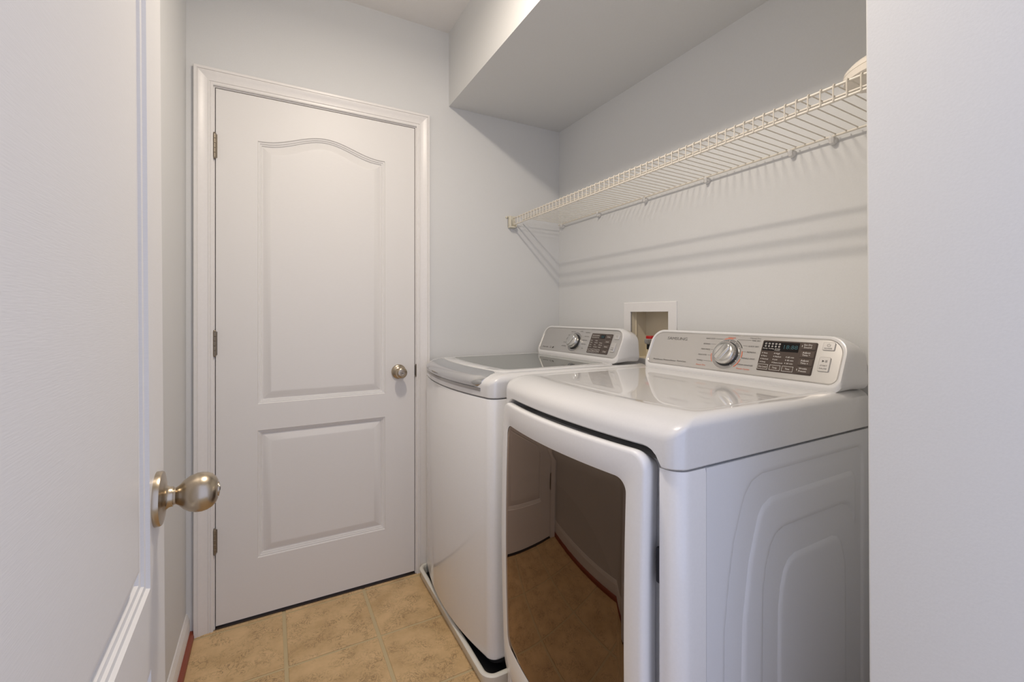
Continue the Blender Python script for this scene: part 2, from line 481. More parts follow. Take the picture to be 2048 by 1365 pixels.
# ------------------------------------------------------------------ wire shelf
def make_shelf():
    y0, y1 = 0.350, 1.985
    base = (1.23, y0, 1.675)
    sh = root('wire_shelf', base, 'cream vinyl-coated wire shelf running along the wall above washer and dryer', 'shelf')
    def zz(y, z): return z - 0.0085 * (y - 1.3) - 0.0008
    def rod(name, x, z, r):
        return B().tube([(x, y0, zz(y0, z)), (x, (y0 + y1) / 2, zz((y0 + y1) / 2, z)), (x, y1, zz(y1, z))], r, 10).obj(name, 'wire', sh)
    rod('front_rail', 1.089, 1.686, 0.0032)
    rod('lip_rail', 1.086, 1.6525, 0.0032)
    rod('deck_rail', 1.140, 1.6832, 0.0028)
    rod('back_rail', 1.366, 1.6785, 0.0032)
    # one cross wire, shared mesh
    path = [(1.370, 0, 1.6835)] + [(1.366 - (1.366 - 1.094) * k / 4, 0, 1.6835 + 0.0062 * k / 4) for k in range(0, 5)] + [(1.0865, 0, 1.6900), (1.0835, 0, 1.6885), (1.0822, 0, 1.685), (1.0822, 0, 1.668), (1.0822, 0, 1.6505)]
    w0 = B().tube(path, 0.00155, 6)
    me = None
    n = int((y1 - y0 - 0.02) / 0.0262)
    for k in range(n + 1):
        y = y0 + 0.012 + k * 0.0262
        if me is None:
            o = w0.obj('cross_wire', 'wire', sh)
            me = o.data
        else:
            o = bpy.data.objects.new('cross_wire', me); COL.objects.link(o); o.parent = sh
        o.location = (0, y, zz(y, 0))
    return sh
shelf = make_shelf()
# wall clips
def make_clip():
    o = root('shelf_clip', (0, 0, 0))
    b = B()
    b.lathe((0, 0, 0), (-1, 0, 0), [(0.0105, 0), (0.0105, 0.009), (0.0085, 0.013), (0.001, 0.014)], 16)
    b.tube([(-0.005, 0, -0.006), (-0.014, 0, -0.004), (-0.0165, 0, 0.003), (-0.013, 0, 0.009)], 0.0075, 8)
    b.obj('clip_body', 'clip', o)
    B().box(-0.018, -0.014, 0.003, 0.0055, 0.001, 0.015, 0.0005).box(-0.018, -0.014, -0.0055, -0.003, 0.001, 0.011, 0.0005).obj('clip_hook', 'clip', o)
    return o
cl0 = make_clip()
CL = [(0.660, 'clip nearest the foreground wall holding the wire shelf'), (0.771, 'second clip from the foreground wall under the wire shelf'), (1.066, 'third clip from the foreground wall under the wire shelf'), (1.364, 'fourth clip from the foreground wall under the wire shelf'), (1.662, 'fifth clip from the foreground wall under the wire shelf'), (1.962, 'farthest shelf clip, in the corner by the door wall')]
for i, (y, lab) in enumerate(CL):
    if i == 0: o = cl0
    else:
        o = cl0.copy(); COL.objects.link(o)
        for ch in list(cl0.children):
            c = ch.copy(); COL.objects.link(c); c.parent = o
    o.location = (XR, y, 1.6695 - 0.0085 * (y - 1.3))
    tag(o, 'small white plastic ' + lab, 'clip', 'wall clips under the wire shelf')
# end bracket on the door wall
eb = root('shelf_bracket', (1.085, DW, 1.665), 'cream plastic end bracket holding the wire shelf on the door wall', 'bracket')
zb = 1.664
B().box(1.066, 1.072, DW - 0.030, DW, zb - 0.028, zb + 0.026, 0.0015).box(1.066, 1.108, DW - 0.006, DW, zb - 0.030, zb + 0.030, 0.0015).box(1.066, 1.104, DW - 0.030, DW, zb - 0.032, zb - 0.026, 0.0015).obj('cup', 'cream', eb)
B().box(1.0985, 1.104, DW - 0.030, DW, zb - 0.032, zb - 0.012, 0.0012).obj('hook', 'cream', eb)
B().lathe((1.058, DW, zb + 0.022), (0, -1, 0), [(0.006, 0), (0.006, 0.004), (0.004, 0.006), (0.001, 0.0065)], 14).obj('screw_tab', 'cream', eb)

# object on the shelf: flat oval case with a foot
def make_case():
    c = Vector((1.205, 0.435, 1.7005))
    o = root('oval_case', c, 'ivory oval plastic case lying on the wire shelf beside the foreground wall', 'case')
    def ov(sx, sy, z): return [c + Vector((sx * math.cos(t), sy * math.sin(t), z)) for t in [2 * math.pi * k / 40 for k in range(40)]]
    lo = [(0.058, 0.088, 0.0150), (0.074, 0.108, 0.0170), (0.080, 0.1155, 0.0225), (0.081, 0.1165, 0.0360)]
    B().loft([ov(*q) for q in lo], True, True, True).obj('lower_shell', 'cream_case', o)
    hi = [(0.0795, 0.115, 0.0363), (0.081, 0.1165, 0.0375), (0.079, 0.114, 0.046), (0.070, 0.104, 0.056), (0.054, 0.082, 0.065), (0.032, 0.05, 0.070), (0.01, 0.015, 0.072)]
    B().loft([ov(*q) for q in hi], True, True, True).obj('lid', 'cream_case', o)
    B().box(c.x - 0.03, c.x + 0.03, c.y - 0.05, c.y + 0.05, c.z - 0.0015, c.z + 0.0160, 0.001).obj('foot', 'clip', o)
make_case()

# ------------------------------------------------------------------ washing machine outlet box
ob = root('outlet_box', (XR, (by0 + by1) / 2, bz0), 'white recessed washing machine outlet box set in the wall behind the machines', 'outlet box')
fw = 0.041
b = B()
fr = [[(XR - 0.0002, by0, bz0), (XR - 0.0002, by1, bz0), (XR - 0.0002, by1, bz1), (XR - 0.0002, by0, bz1)]]
def fring(i, x): return [(x, by0 - i, bz0 - i), (x, by1 + i, bz0 - i), (x, by1 + i, bz1 + i), (x, by0 - i, bz1 + i)]
b.loft([fring(0, XR + 0.004), fring(0, XR - 0.0050), fring(0.001, XR - 0.0058), fring(fw - 0.003, XR - 0.0058), fring(fw, XR - 0.0035), fring(fw, XR)])
b.obj('flange', 'box', ob, sharp=20)
XB = XR + 0.088
b = B()
b.box(XB, XB + 0.003, by0, by1, bz0, bz1).box(XR + 0.001, XB, by0 - 0.003, by0, bz0, bz1).box(XR + 0.001, XB, by1, by1 + 0.003, bz0, bz1).box(XR + 0.001, XB, by0, by1, bz1, bz1 + 0.003).box(XR + 0.001, XB, by0, by1, bz0 - 0.003, bz0)
b.obj('recess', 'box_in', ob)
B().box(XR + 0.027, XR + 0.030, by1 - 0.004, by1, bz0, bz1).obj('divider_rib', 'box_in', ob)
B().tube([(XB - 0.001, 1.262, 1.128), (XB - 0.012, 1.264, 1.133), (XB - 0.010, 1.260, 1.142)], 0.0018, 6).obj('hook', 'dark', ob)
va = root('water_valve', (1.425, 1.384, 1.006), 'brass water valve with red capped ribbed handle inside the outlet box', 'valve')
vb = Vector((1.425, 1.384, 1.0060))
B().lathe(vb, (0, 0, 1), [(0.013, 0), (0.013, 0.012), (0.009, 0.014), (0.009, 0.030), (0.012, 0.033), (0.012, 0.04)], 20).obj('valve_body', 'brass', va)
B().lathe(vb + Vector((0, 0, 0.036)), (0, 0, 1), [(0.016, 0), (0.016, 0.022), (0.012, 0.026)], 20).obj('collar', 'dark', va)
nr = 22; rb = []
for (r, h, am) in ((0.015, 0.056, 0), (0.021, 0.060, 0.0022), (0.0235, 0.068, 0.0026), (0.0225, 0.078, 0.002), (0.018, 0.081, 0)):
    rb.append([vb + Vector(((r + am * (1 if k % 2 else -1)) * math.cos(math.pi * k / nr), (r + am * (1 if k % 2 else -1)) * math.sin(math.pi * k / nr), h)) for k in range(2 * nr)])
B().loft(rb, True, True, True).obj('ribbed_handle', 'ribs', va, sharp=15)
B().lathe(vb + Vector((0, 0, 0.0805)), (0, 0, 1), [(0.0185, 0), (0.0190, 0.002), (0.0190, 0.0100), (0.0175, 0.012), (0.001, 0.012)], 24).obj('red_cap', 'red', va)

# ------------------------------------------------------------------ laundry machines
def plan(x0, x1, y0, y1, r, bulge, rb=0.012, nf=60, nc=8, ns=6):
    """closed outline of a machine seen from above; front (low X) edge bulges. returns (x, y, frontness)"""
    pts = []
    c = (y0 + y1) / 2; hw = (y1 - y0) / 2
    def bx(y): return x0 + bulge * (((y - c) / hw) ** 2)
    # front edge y1 -> y0
    for k in range(nf + 1):
        y = y1 - r - (y1 - y0 - 2 * r) * k / nf
        pts.append((bx(y), y, 1.0))
    ye = y0 + r; xe = bx(ye)
    for k in range(1, nc + 1):
        a = math.pi / 2 * k / nc
        pts.append((xe + r * (1 - math.cos(a)), ye - r * math.sin(a), math.cos(a) ** 2))
    xs = xe + r
    for k in range(1, ns + 1):
        pts.append((xs + (x1 - rb - xs) * k / ns, y0, 0))
    pts.append((x1, y0 + rb, 0)); pts.append((x1, y1 - rb, 0))
    for k in range(ns, 0, -1):
        pts.append((xs + (x1 - rb - xs) * k / ns, y1, 0))
    for k in range(nc, 0, -1):
        a = math.pi / 2 * k / nc
        pts.append((xe + r * (1 - math.cos(a)), y1 - r + r * math.sin(a), math.cos(a) ** 2))
    return pts

def cap_rings(x0, x1, y0, y1, r, bulge, zb, zt, fdx, fdz, sdx, sdz, notch=None, plateau=None):
    rings = []
    def ring(fi, si, zf, zs, rad=None):
        out = []
        for x, y, w in plan(x0 + fi, x1 - si * 0.3, y0 + si, y1 - si, rad or max(r - si * 0.6, 0.012), bulge):
            out.append(Vector((x, y, zs + (zf - zs) * w)))
        return out
    def bottom(fi, si):
        rg = ring(fi, si, zb, zb)
        if notch:
            n0, n1, up, soft = notch
            for p in rg:
                if p.x < x0 + bulge + 0.05:
                    t = min((p.y - n0) / soft, (n1 - p.y) / soft)
                    t = max(0, min(1, t))
                    p.z = zb + up * math.sqrt(max(0, 1 - (1 - t) ** 2))
        return rg
    rings.append(bottom(0.055, 0.03)); rings.append(bottom(0.0035, 0.0035))
    q = bottom(0.0, 0.0)
    for p in q: p.z += 0.0035
    rings.append(q)
    NT = 9
    for k in range(NT + 1):
        a = math.pi / 2 * k / NT
        rings.append(ring(fdx * (1 - math.cos(a)), sdx * (1 - math.cos(a)), zt - fdz * (1 - math.sin(a)), zt - sdz * (1 - math.sin(a))))
    if plateau:
        pf, ps, dz, wd = plateau
        rings.append(ring(pf, ps, zt, zt, 0.060))
        rings.append(ring(pf + wd, ps + wd, zt + dz, zt + dz, 0.056))
        rings.append(ring(pf + wd + 0.01, ps + wd + 0.01, zt + dz, zt + dz, 0.050))
    return rings

# --- control console -------------------------------------------------
class Face:
    def __init__(s, xb, yc, zb):
        s.o = Vector((xb, yc, zb)); s.u = Vector((0, -1, 0)); s.v = Vector((0.053, 0, 0.120)).normalized(); s.n = s.v.cross(s.u) * -1
        if s.n.x > 0: s.n = -s.n
    def p(s, u, v, w=0): return s.o + s.u * u + s.v * v + s.n * w

_txt = {}
def text2d(body):
    if body in _txt: return _txt[body]
    cu = bpy.data.curves.new('t', 'FONT'); cu.body = body; cu.size = 1.0; cu.resolution_u = 2; cu.fill_mode = 'FRONT'
    ob = bpy.data.objects.new('t', cu); COL.objects.link(ob)
    dg = bpy.context.evaluated_depsgraph_get()
    me = bpy.data.meshes.new_from_object(ob.evaluated_get(dg))
    vs = [(v.co.x, v.co.y) for v in me.vertices]; fs = [list(p.vertices) for p in me.polygons]
    bpy.data.objects.remove(ob); bpy.data.curves.remove(cu); bpy.data.meshes.remove(me)
    _txt[body] = (vs, fs)
    return vs, fs

class Print:
    def __init__(s, face): s.f = face; s.b = {}
    def get(s, m): return s.b.setdefault(m, B())
    def text(s, body, u, v, h, mat='ink', align='l', w=None, lift=0.0006, shear=0.0):
        vs, fs = text2d(body)
        xs = [a for a, _ in vs]; ys = [c for _, c in vs]
        k = h / 0.72; kx = k
        x0, x1 = min(xs), max(xs)
        if w: kx = w / (x1 - x0)
        wid = (x1 - x0) * kx
        ofs = {'l': 0, 'c': -wid / 2, 'r': -wid}[align]
        s.get(mat).add([s.f.p(u + ofs + (a - x0) * kx + shear * c * k, v + c * k, lift) for a, c in vs], fs)
    def rect(s, u0, u1, v0, v1, mat, lift=0.0006, skew=0.0):
        s.get(mat).add([s.f.p(u0, v0, lift), s.f.p(u1, v0, lift), s.f.p(u1, v1, lift), s.f.p(u0, v1, lift)], [[0, 1, 2, 3]])
    def frame(s, u0, u1, v0, v1, t, mat, lift=0.0006):
        s.rect(u0, u1, v0, v0 + t, mat, lift); s.rect(u0, u1, v1 - t, v1, mat, lift); s.rect(u0, u0 + t, v0 + t, v1 - t, mat, lift); s.rect(u1 - t, u1, v0 + t, v1 - t, mat, lift)
    def arc(s, u, v, r0, r1, a0, a1, mat, lift=0.0006):
        n = max(3, int(abs(a1 - a0) / 6)); vs = []; fs = []
        for k in range(n + 1):
            a = R(a0 + (a1 - a0) * k / n)
            vs += [s.f.p(u + r0 * math.cos(a), v + r0 * math.sin(a), lift), s.f.p(u + r1 * math.cos(a), v + r1 * math.sin(a), lift)]
            if k: fs.append([2 * k - 2, 2 * k - 1, 2 * k + 1, 2 * k])
        s.get(mat).add(vs, fs)
    def build(s, parent, names):
        for m, b in s.b.items():
            mesh(names.get(m, 'lettering'), b.v, b.f, m, parent, smooth=False, fix=False)['kind'] = 'stuff'

def outl(f, hw, v0, v1, rb, rt, w, grow=0.0):
    return [f.p(a, c, w) for a, c in rrect(-hw - grow, hw + grow, v0 - grow, v1 + grow, (rb, rb, rt, rt), 8, 6)]

def console(parent, f, hw, vt, name='console'):
    """white console shell + silver control panel; f origin at the middle of the panel's lower edge"""
    rings = []
    rings.append(outl(f, hw, 0.0, vt, 0.020, 0.042, -0.004, -0.002))
    rings.append(outl(f, hw, 0.0, vt, 0.022, 0.044, 0.0010, 0.0))
    rings.append(outl(f, hw, 0.0, vt, 0.024, 0.046, 0.0022, 0.0030))
    rings.append(outl(f, hw, -0.0050, vt, 0.026, 0.048, 0.0010, 0.0070))
    rings.append(outl(f, hw, -0.0100, vt, 0.027, 0.050, -0.0050, 0.0100))
    # flare back and down to the worktop
    base = rrect(-hw - 0.012, hw + 0.012, -0.012, vt + 0.010, (0.028, 0.028, 0.050, 0.050), 8, 6)
    for (xx, g, dz) in ((0.060, 0.004, 0.0), (0.090, 0.010, -0.006), (0.104, 0.012, -0.012)):
        rg = []
        for a, c in base:
            tz = (c + 0.012) / (vt + 0.022)
            k = 1 - tz
            sc = 1 + g / hw * (0.25 + 0.75 * k)
            z = f.o.z - 0.016 + (vt * 0.915 + 0.022 + dz) * tz
            rg.append(Vector((max(f.p(0, c).x + 0.012, f.o.x + xx), f.o.y - a * sc, z)))
        rings.append(rg)
    sh = B().loft(rings, True, True, True).obj(name, 'enamel_top', parent, sharp=40)
    cp_r = [outl(f, hw, 0, vt, 0.020, 0.042, -0.003, -0.0004), outl(f, hw, 0, vt, 0.020, 0.042, 0.0012, -0.0006), outl(f, hw, 0, vt, 0.019, 0.041, 0.0012, -0.0014), outl(f, hw, 0, vt, 0.018, 0.039, -0.0012, -0.0040), outl(f, hw, 0, vt, 0.017, 0.038, -0.0012, -0.0052)]
    cpn = B().loft(cp_r, True, False, True).obj('control_panel', 'silver', parent, sharp=18)
    return sh, cpn

def plate(f, u0, u1, v0, v1, r, w0, w1, bev=0.0008, skew=0.0):
    def o(w, g): return [f.p(a + skew * (c - (v0 + v1) / 2), c, w) for a, c in rrect(u0 + g, u1 - g, v0 + g, v1 - g, max(r - g, 0.0003), 4, 1)]
    return B().loft([o(w0, 0), o(w1 - bev, 0), o(w1, bev)], True, True, True)

def dial(parent, f, u, v, r, tall):
    ax = f.n
    d = B().lathe(f.p(u, v, -0.0014), ax, [(r * 1.36, 0), (r * 1.36, 0.0012), (r * 1.33, 0.0014), (r * 1.02, 0.0011), (0.001, 0.0011)], 48).obj('dial_ring', 'silver_edge', parent)
    k = B().lathe(f.p(u, v, 0), ax, [(r * 0.93, 0), (r, 0.002), (r, tall * 0.55), (r * 0.985, tall * 0.70), (r * 0.93, tall * 0.82), (r * 0.80, tall * 0.93), (r * 0.60, tall * 0.98), (0.001, tall)], 48).obj('dial', 'knob_silver', parent, sharp=50)
    # grip: raised bar across the dial, tilted
    g = []
    a = R(58); cu, su = math.cos(a), math.sin(a)
    for (lw, lh, w) in ((0.86, 0.42, tall * 0.80), (0.84, 0.36, tall * 1.02), (0.80, 0.28, tall * 1.12), (0.74, 0.20, tall * 1.15)):
        g.append([f.p(u + (p * cu - q * su), v + (p * su + q * cu), w) for p, q in rrect(-lw * r, lw * r, -lh * r, lh * r, min(lh, lw) * r * 0.95, 6, 2)])
    B().loft(g, True, True, True).obj('grip', 'knob_silver', k, sharp=50)
    B().lathe(f.p(u, v, 0.0), ax, [(r * 1.08, -0.0002), (r * 1.08, 0.0024), (r * 0.98, 0.0028)], 48).obj('shadow_gap', 'gasket', k)
    return k

# ---------------- dryer ------------------------------------------------
DY0, DY1 = 0.566, 1.252
DC = (DY0 + DY1) / 2
dr = root('clothes_dryer', (0.98, DC, 0), 'white front-loading clothes dryer with brown glass door, nearest the camera', 'dryer')
DX0, DXB = 0.622, 1.362
DBUL = 0.030
SEAM = 0.728
# cabinet box behind the front frame
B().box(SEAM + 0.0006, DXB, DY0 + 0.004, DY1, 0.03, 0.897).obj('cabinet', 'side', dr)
# embossed side panel
def poly_sd(poly, x, z):
    d = 1e9; ins = False
    n = len(poly)
    for i in range(n):
        ax, az = poly[i]; bx, bz = poly[(i + 1) % n]
        ex, ez = bx - ax, bz - az
        t = max(0, min(1, ((x - ax) * ex + (z - az) * ez) / (ex * ex + ez * ez)))
        dx, dz = x - ax - ex * t, z - az - ez * t
        d = min(d, dx * dx + dz * dz)
        if (az > z) != (bz > z) and x < ax + (z - az) / (bz - az) * ex: ins = not ins
    return math.sqrt(d) * (-1 if ins else 1)
def emb(left, top, xr):
    """left: list of (x,z) from bottom to the top-left corner, mirrored about x=1.105 (right side limited)"""
    cx = 1.105
    right = [(min(2 * cx - x, xr), z) for x, z in left][::-1]
    return left + right
C1 = emb([(0.785, 0.10), (0.785, 0.42), (0.787, 0.565), (0.800, 0.66), (0.815, 0.735), (0.838, 0.795), (0.852, 0.825), (0.872, 0.845), (0.905, 0.855)], 0.855, 1.318)
C2 = emb([(0.838, 0.14), (0.838, 0.42), (0.842, 0.565), (0.862, 0.682), (0.880, 0.735), (0.893, 0.770), (0.907, 0.788), (0.938, 0.802)], 0.81, 1.292)
C3 = emb([(0.909, 0.20), (0.909, 0.45), (0.911, 0.600), (0.920, 0.655), (0.936, 0.697), (0.955, 0.718), (0.985, 0.727)], 0.73, 1.290)
C4 = emb([(0.962, 0.25), (0.962, 0.45), (0.965, 0.560), (0.972, 0.600), (0.984, 0.633), (1.000, 0.651), (1.025, 0.660)], 0.66, 1.246)
def sst(t): t = max(0, min(1, t)); return t * t * (3 - 2 * t)
gx, gz = 96, 120
vs = []
XA, XE, ZA, ZE = SEAM + 0.0008, DXB, 0.032, 0.8975
for j in range(gz + 1):
    for i in range(gx + 1):
        x = XA + (XE - XA) * i / gx; z = ZA + (ZE - ZA) * j / gz
        dep = 0.0
        for C, s in ((C1, 1), (C2, -1), (C3, 1), (C4, -1)):
            sd = poly_sd(C, x, z)
            dep += s * 0.0085 * sst((0.0065 - sd) / 0.013)
        vs.append((x, DY0 + dep, z))
fs = [[j * (gx + 1) + i, j * (gx + 1) + i + 1, (j + 1) * (gx + 1) + i + 1, (j + 1) * (gx + 1) + i] for j in range(gz) for i in range(gx)]
k0 = len(vs)
vs += [(XA, DY0 + 0.0035, ZA), (XE, DY0 + 0.0035, ZA), (XE, DY0 + 0.0035, ZE), (XA, DY0 + 0.0035, ZE)]
fs.append([0, gx, k0 + 1, k0]); fs.append([gx, (gz) * (gx + 1) + gx, k0 + 2, k0 + 1][:4]); fs.append([gz * (gx + 1) + gx, gz * (gx + 1), k0 + 3, k0 + 2]); fs.append([gz * (gx + 1), 0, k0, k0 + 3])
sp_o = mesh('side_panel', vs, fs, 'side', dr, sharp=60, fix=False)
for p_ in sp_o.data.polygons:
    pass
sp_o.data.flip_normals() if sp_o.data.polygons[0].normal.y > 0 else None
# front frame: C-shaped wrap with a recess for the door
def half(sign):
    yo = DY0 if sign < 0 else DY1
    s = 1 if sign < 0 else -1
    pts = [(SEAM, yo)]
    r = 0.032
    xf = DX0 + DBUL
    pts.append((xf + r + 0.005, yo))
    for k in range(0, 9):
        a = math.pi / 2 * k / 8
        pts.append((xf + r * (1 - math.sin(a)) , yo + s * (r * (1 - math.cos(a)))))
    # short front strip then rounded inner edge into the recess
    pts.append((xf - 0.0010, yo + s * 0.040))
    yi = yo + s * 0.0465
    for k in range(0, 5):
        a = math.pi / 2 * k / 4
        pts.append((xf - 0.0015 + 0.005 * (1 - math.cos(a)), yi - s * 0.005 + s * 0.005 * math.sin(a)))
    pts.append((xf + 0.034, yi + s * 0.002))
    return pts
cprof = half(-1) + half(1)[::-1]
rings = [[Vector((x, y, z)) for x, y in cprof] for z in (0.03, 0.45, 0.888)]
rings.append([Vector((x + (0.0025 if x < SEAM - 0.001 else 0), y + (0.002 if y < DC else -0.002), 0.8975)) for x, y in cprof])
B().loft(rings, True, True, True).obj('front_frame', 'enamel', dr, sharp=50)
# worktop
cr = cap_rings(DX0, 1.362, DY0, DY1, 0.036, DBUL, 0.9005, 0.997, 0.082, 0.046, 0.026, 0.024, notch=(DY0 + 0.040, DY1 - 0.040, 0.033, 0.040), plateau=(0.098, 0.040, -0.0022, 0.006))
B().loft(cr, True, True, True).obj('worktop', 'enamel_top', dr, sharp=40)
# plinth feet
for (x, y) in ((0.72, DY0 + 0.06), (0.72, DY1 - 0.06), (1.26, DY0 + 0.06), (1.26, DY1 - 0.06)):
    B().lathe((x, y, 0.0), (0, 0, 1), [(0.022, 0), (0.022, 0.012), (0.012, 0.016), (0.012, 0.032)], 16).obj('foot', 'gasket', dr)
# door
dy0, dy1, dz0, dz1 = 0.622, 1.212, 0.115, 0.924
def dfx(y, z):
    return 0.5905 + 0.030 * ((y - DC) / 0.303) ** 2 + 0.010 * ((z - 0.54) / 0.40) ** 2
def dring(i, x_off, r, a=None):
    y0, y1, z0, z1 = a or (dy0, dy1, dz0, dz1)
    return [Vector((dfx(y, z) + x_off, y, z)) for y, z in rrect(y0 + i, y1 - i, z0 + i, z1 - i, r, 8, 16)]
gl = (0.664, 1.166, 0.214, 0.864)
rg = [dring(0.040, 0.066, 0.02), dring(0.022, 0.062, 0.02), dring(0.014, 0.044, 0.024), dring(0.004, 0.026, 0.03), dring(0.000, 0.016, 0.034), dring(0.0, 0.007, 0.034), dring(0.0012, 0.0028, 0.033), dring(0.004, 0.0006, 0.031), dring(0.008, 0.0, 0.029),
      dring(-0.002, 0.0, 0.028, gl), dring(0.0, 0.0012, 0.028, gl)]
dd = B().loft(rg, True, True, False).obj('dryer_door', 'enamel', dr, sharp=50)
# glass pane with convex curvature
def gpane():
    n = 26; m_ = 30
    b = B()
    rings = []
    for t in (1.0, 0.985, 0.93, 0.85, 0.75, 0.64, 0.52, 0.40, 0.28, 0.16, 0.06):
        cy, cz_ = (gl[0] + gl[1]) / 2, (gl[2] + gl[3]) / 2
        rr_ = []
        for y, z in rrect(gl[0], gl[1], gl[2], gl[3], 0.028, 8, 16):
            y2, z2 = cy + (y - cy) * t, cz_ + (z - cz_) * t
            rr_.append(Vector((dfx(y2, z2) + (0.0022 if t == 1.0 else 0.0006), y2, z2)))
        rings.append(rr_)
    return b.loft(rings, True, False, True).obj('door_glass', 'bronze_glass', dd, sharp=70)
gpane()
M['liner'] = plain('brown_liner', (0.060, 0.047, 0.042), 0.6)
lr = [[Vector((dfx(y, z) + 0.009, y, z)) for y, z in rrect(gl[0] - 0.01, gl[1] + 0.01, gl[2] - 0.01, gl[3] + 0.01, 0.03, 8, 16)]]
for t in (0.8, 0.6, 0.4, 0.2, 0.05):
    lr.append([Vector((dfx((gl[0] + gl[1]) / 2 + (p.y - (gl[0] + gl[1]) / 2) * t, 0.539 + (p.z - 0.539) * t) + 0.009, (gl[0] + gl[1]) / 2 + (p.y - (gl[0] + gl[1]) / 2) * t, 0.539 + (p.z - 0.539) * t)) for p in lr[0]])
B().loft(lr, True, False, True).obj('door_liner', 'liner', dd, sharp=60)
pr_ = []
for rr_ in (0.243, 0.20, 0.15, 0.10, 0.05, 0.01):
    ring_ = []
    for k in range(64):
        a = 2 * math.pi * k / 64
        y, z = 0.915 + rr_ * math.cos(a), 0.545 + rr_ * math.sin(a)
        ring_.append(Vector((dfx(y, z) + 0.0065, y, z)))
    pr_.append(ring_)
B().loft(pr_, True, False, True).obj('drum_port', 'dark', dd, sharp=60)
# hinge hardware in the gap and filter latch
for z in (0.70, 0.30):
    B().box(0.664, 0.685, DY0 + 0.050, DY0 + 0.066, z - 0.035, z + 0.035, 0.003).obj('door_hinge', 'gasket', dr)
B().box(0.628, 0.668, DY0 + 0.076, DY0 + 0.12, 0.16, 0.80, 0.004).obj('door_seal', 'gasket', dr)
# control console
fD = Face(1.232, 0.9005, 1.012)
con, cpn = console(dr, fD, 0.3175, 0.1250)
def ud(u): return u - 0.0085
P = Print(fD)
LW_ = -0.0004
kn_u, kn_v = ud(0.0045), 0.0595
dial(cpn, fD, kn_u, kn_v, 0.0365, 0.022)
for i in range(12):
    a = R(118 - i * 29)
    if -250 < 118 - i * 29 < 130 and not (-150 < 118 - i * 29 < -60):
        t = Vector((math.cos(a), math.sin(a)))
        q = Vector((-t.y, t.x))
        P.get('ink_white').add([fD.p(kn_u + t.x * r_ + q.x * s_ * 0.0007, kn_v + t.y * r_ + q.y * s_ * 0.0007, 0.0006) for r_, s_ in ((0.0405, -1), (0.0465, -1), (0.0465, 1), (0.0405, 1))], [[0, 1, 2, 3]])
P.arc(kn_u, kn_v, 0.0498, 0.0506, 0, 360, 'ink_white', LW_)
P.arc(kn_u, kn_v, 0.0508, 0.0532, 78, 112, 'ink_red', LW_)
P.arc(kn_u, kn_v, 0.0508, 0.0532, 182, 214, 'ink_red', LW_)
P.arc(kn_u, kn_v, 0.0508, 0.0532, -48, -14, 'ink_red', LW_)
P.arc(kn_u, kn_v, 0.0508, 0.0532, -8, 14, 'ink_red', LW_)
P.arc(kn_u, kn_v, 0.0508, 0.0534, 26, 62, 'ink', LW_)
TH = 0.0044
P.text('SAMSUNG', ud(-0.244), 0.0960, 0.0110, 'ink_soft', 'l', 0.086, LW_, 0.0)
P.text('MultiSteam', ud(-0.281), 0.0150, 0.0052, 'ink', 'l', 0.043, LW_, 0.12)
P.text('MoistureSensor', ud(-0.234), 0.0160, 0.0052, 'ink', 'l', 0.056, LW_, 0.12)
P.text('SmartCare', ud(-0.174), 0.0170, 0.0052, 'ink', 'l', 0.037, LW_, 0.12)
for (t, uu, vv, ww) in (('HEAVY DUTY', -0.0485, 0.1060, 0.0345), ('BEDDING', -0.0620, 0.0870, 0.025), ('PERM PRESS', -0.0565, 0.0680, 0.0345), ('DELICATES', -0.0640, 0.0485, 0.0315), ('TOWELS', -0.0725, 0.0285, 0.024)):
    P.text(t, ud(uu), vv, TH, 'ink', 'r', ww, LW_)
for (u0, u1, vv) in ((-0.046, -0.012, 0.1082), (-0.059, -0.040, 0.0892), (-0.054, -0.046, 0.0702), (-0.061, -0.047, 0.0506), (-0.070, -0.043, 0.0306)):
    P.rect(ud(u0), ud(u1), vv, vv + 0.0006, 'ink', LW_)
P.text('NORMAL', ud(0.0100), 0.1125, TH, 'ink_red', 'c', 0.027, LW_)
P.text('Sensor Dry', ud(-0.0940), 0.0135, 0.0046, 'ink_red', 'l', 0.036, LW_)
P.text('Manual Dry', ud(0.070), 0.1145, 0.0040, 'ink_soft', 'l', 0.034, LW_)
for (t, uu, vv, ww) in (('TIME DRY', 0.0765, 0.1065, 0.0275), ('QUICK DRY', 0.0705, 0.0880, 0.033), ('REFRESH', 0.0705, 0.0690, 0.027), ('WRINKLE AWAY', 0.0570, 0.0485, 0.044), ('STEAM SANITIZE', 0.0500, 0.0275, 0.049)):
    P.text(t, ud(uu), vv, TH, 'ink', 'l', ww, LW_)
for (u0, u1, vv) in ((0.030, 0.0740, 0.1088), (0.053, 0.0680, 0.0903), (0.056, 0.0680, 0.0712)):
    P.rect(ud(u0), ud(u1), vv, vv + 0.0006, 'ink', LW_)
P.text('Steam Cycles', ud(0.0500), 0.0150, 0.0048, 'ink_red', 'l', 0.042, LW_)
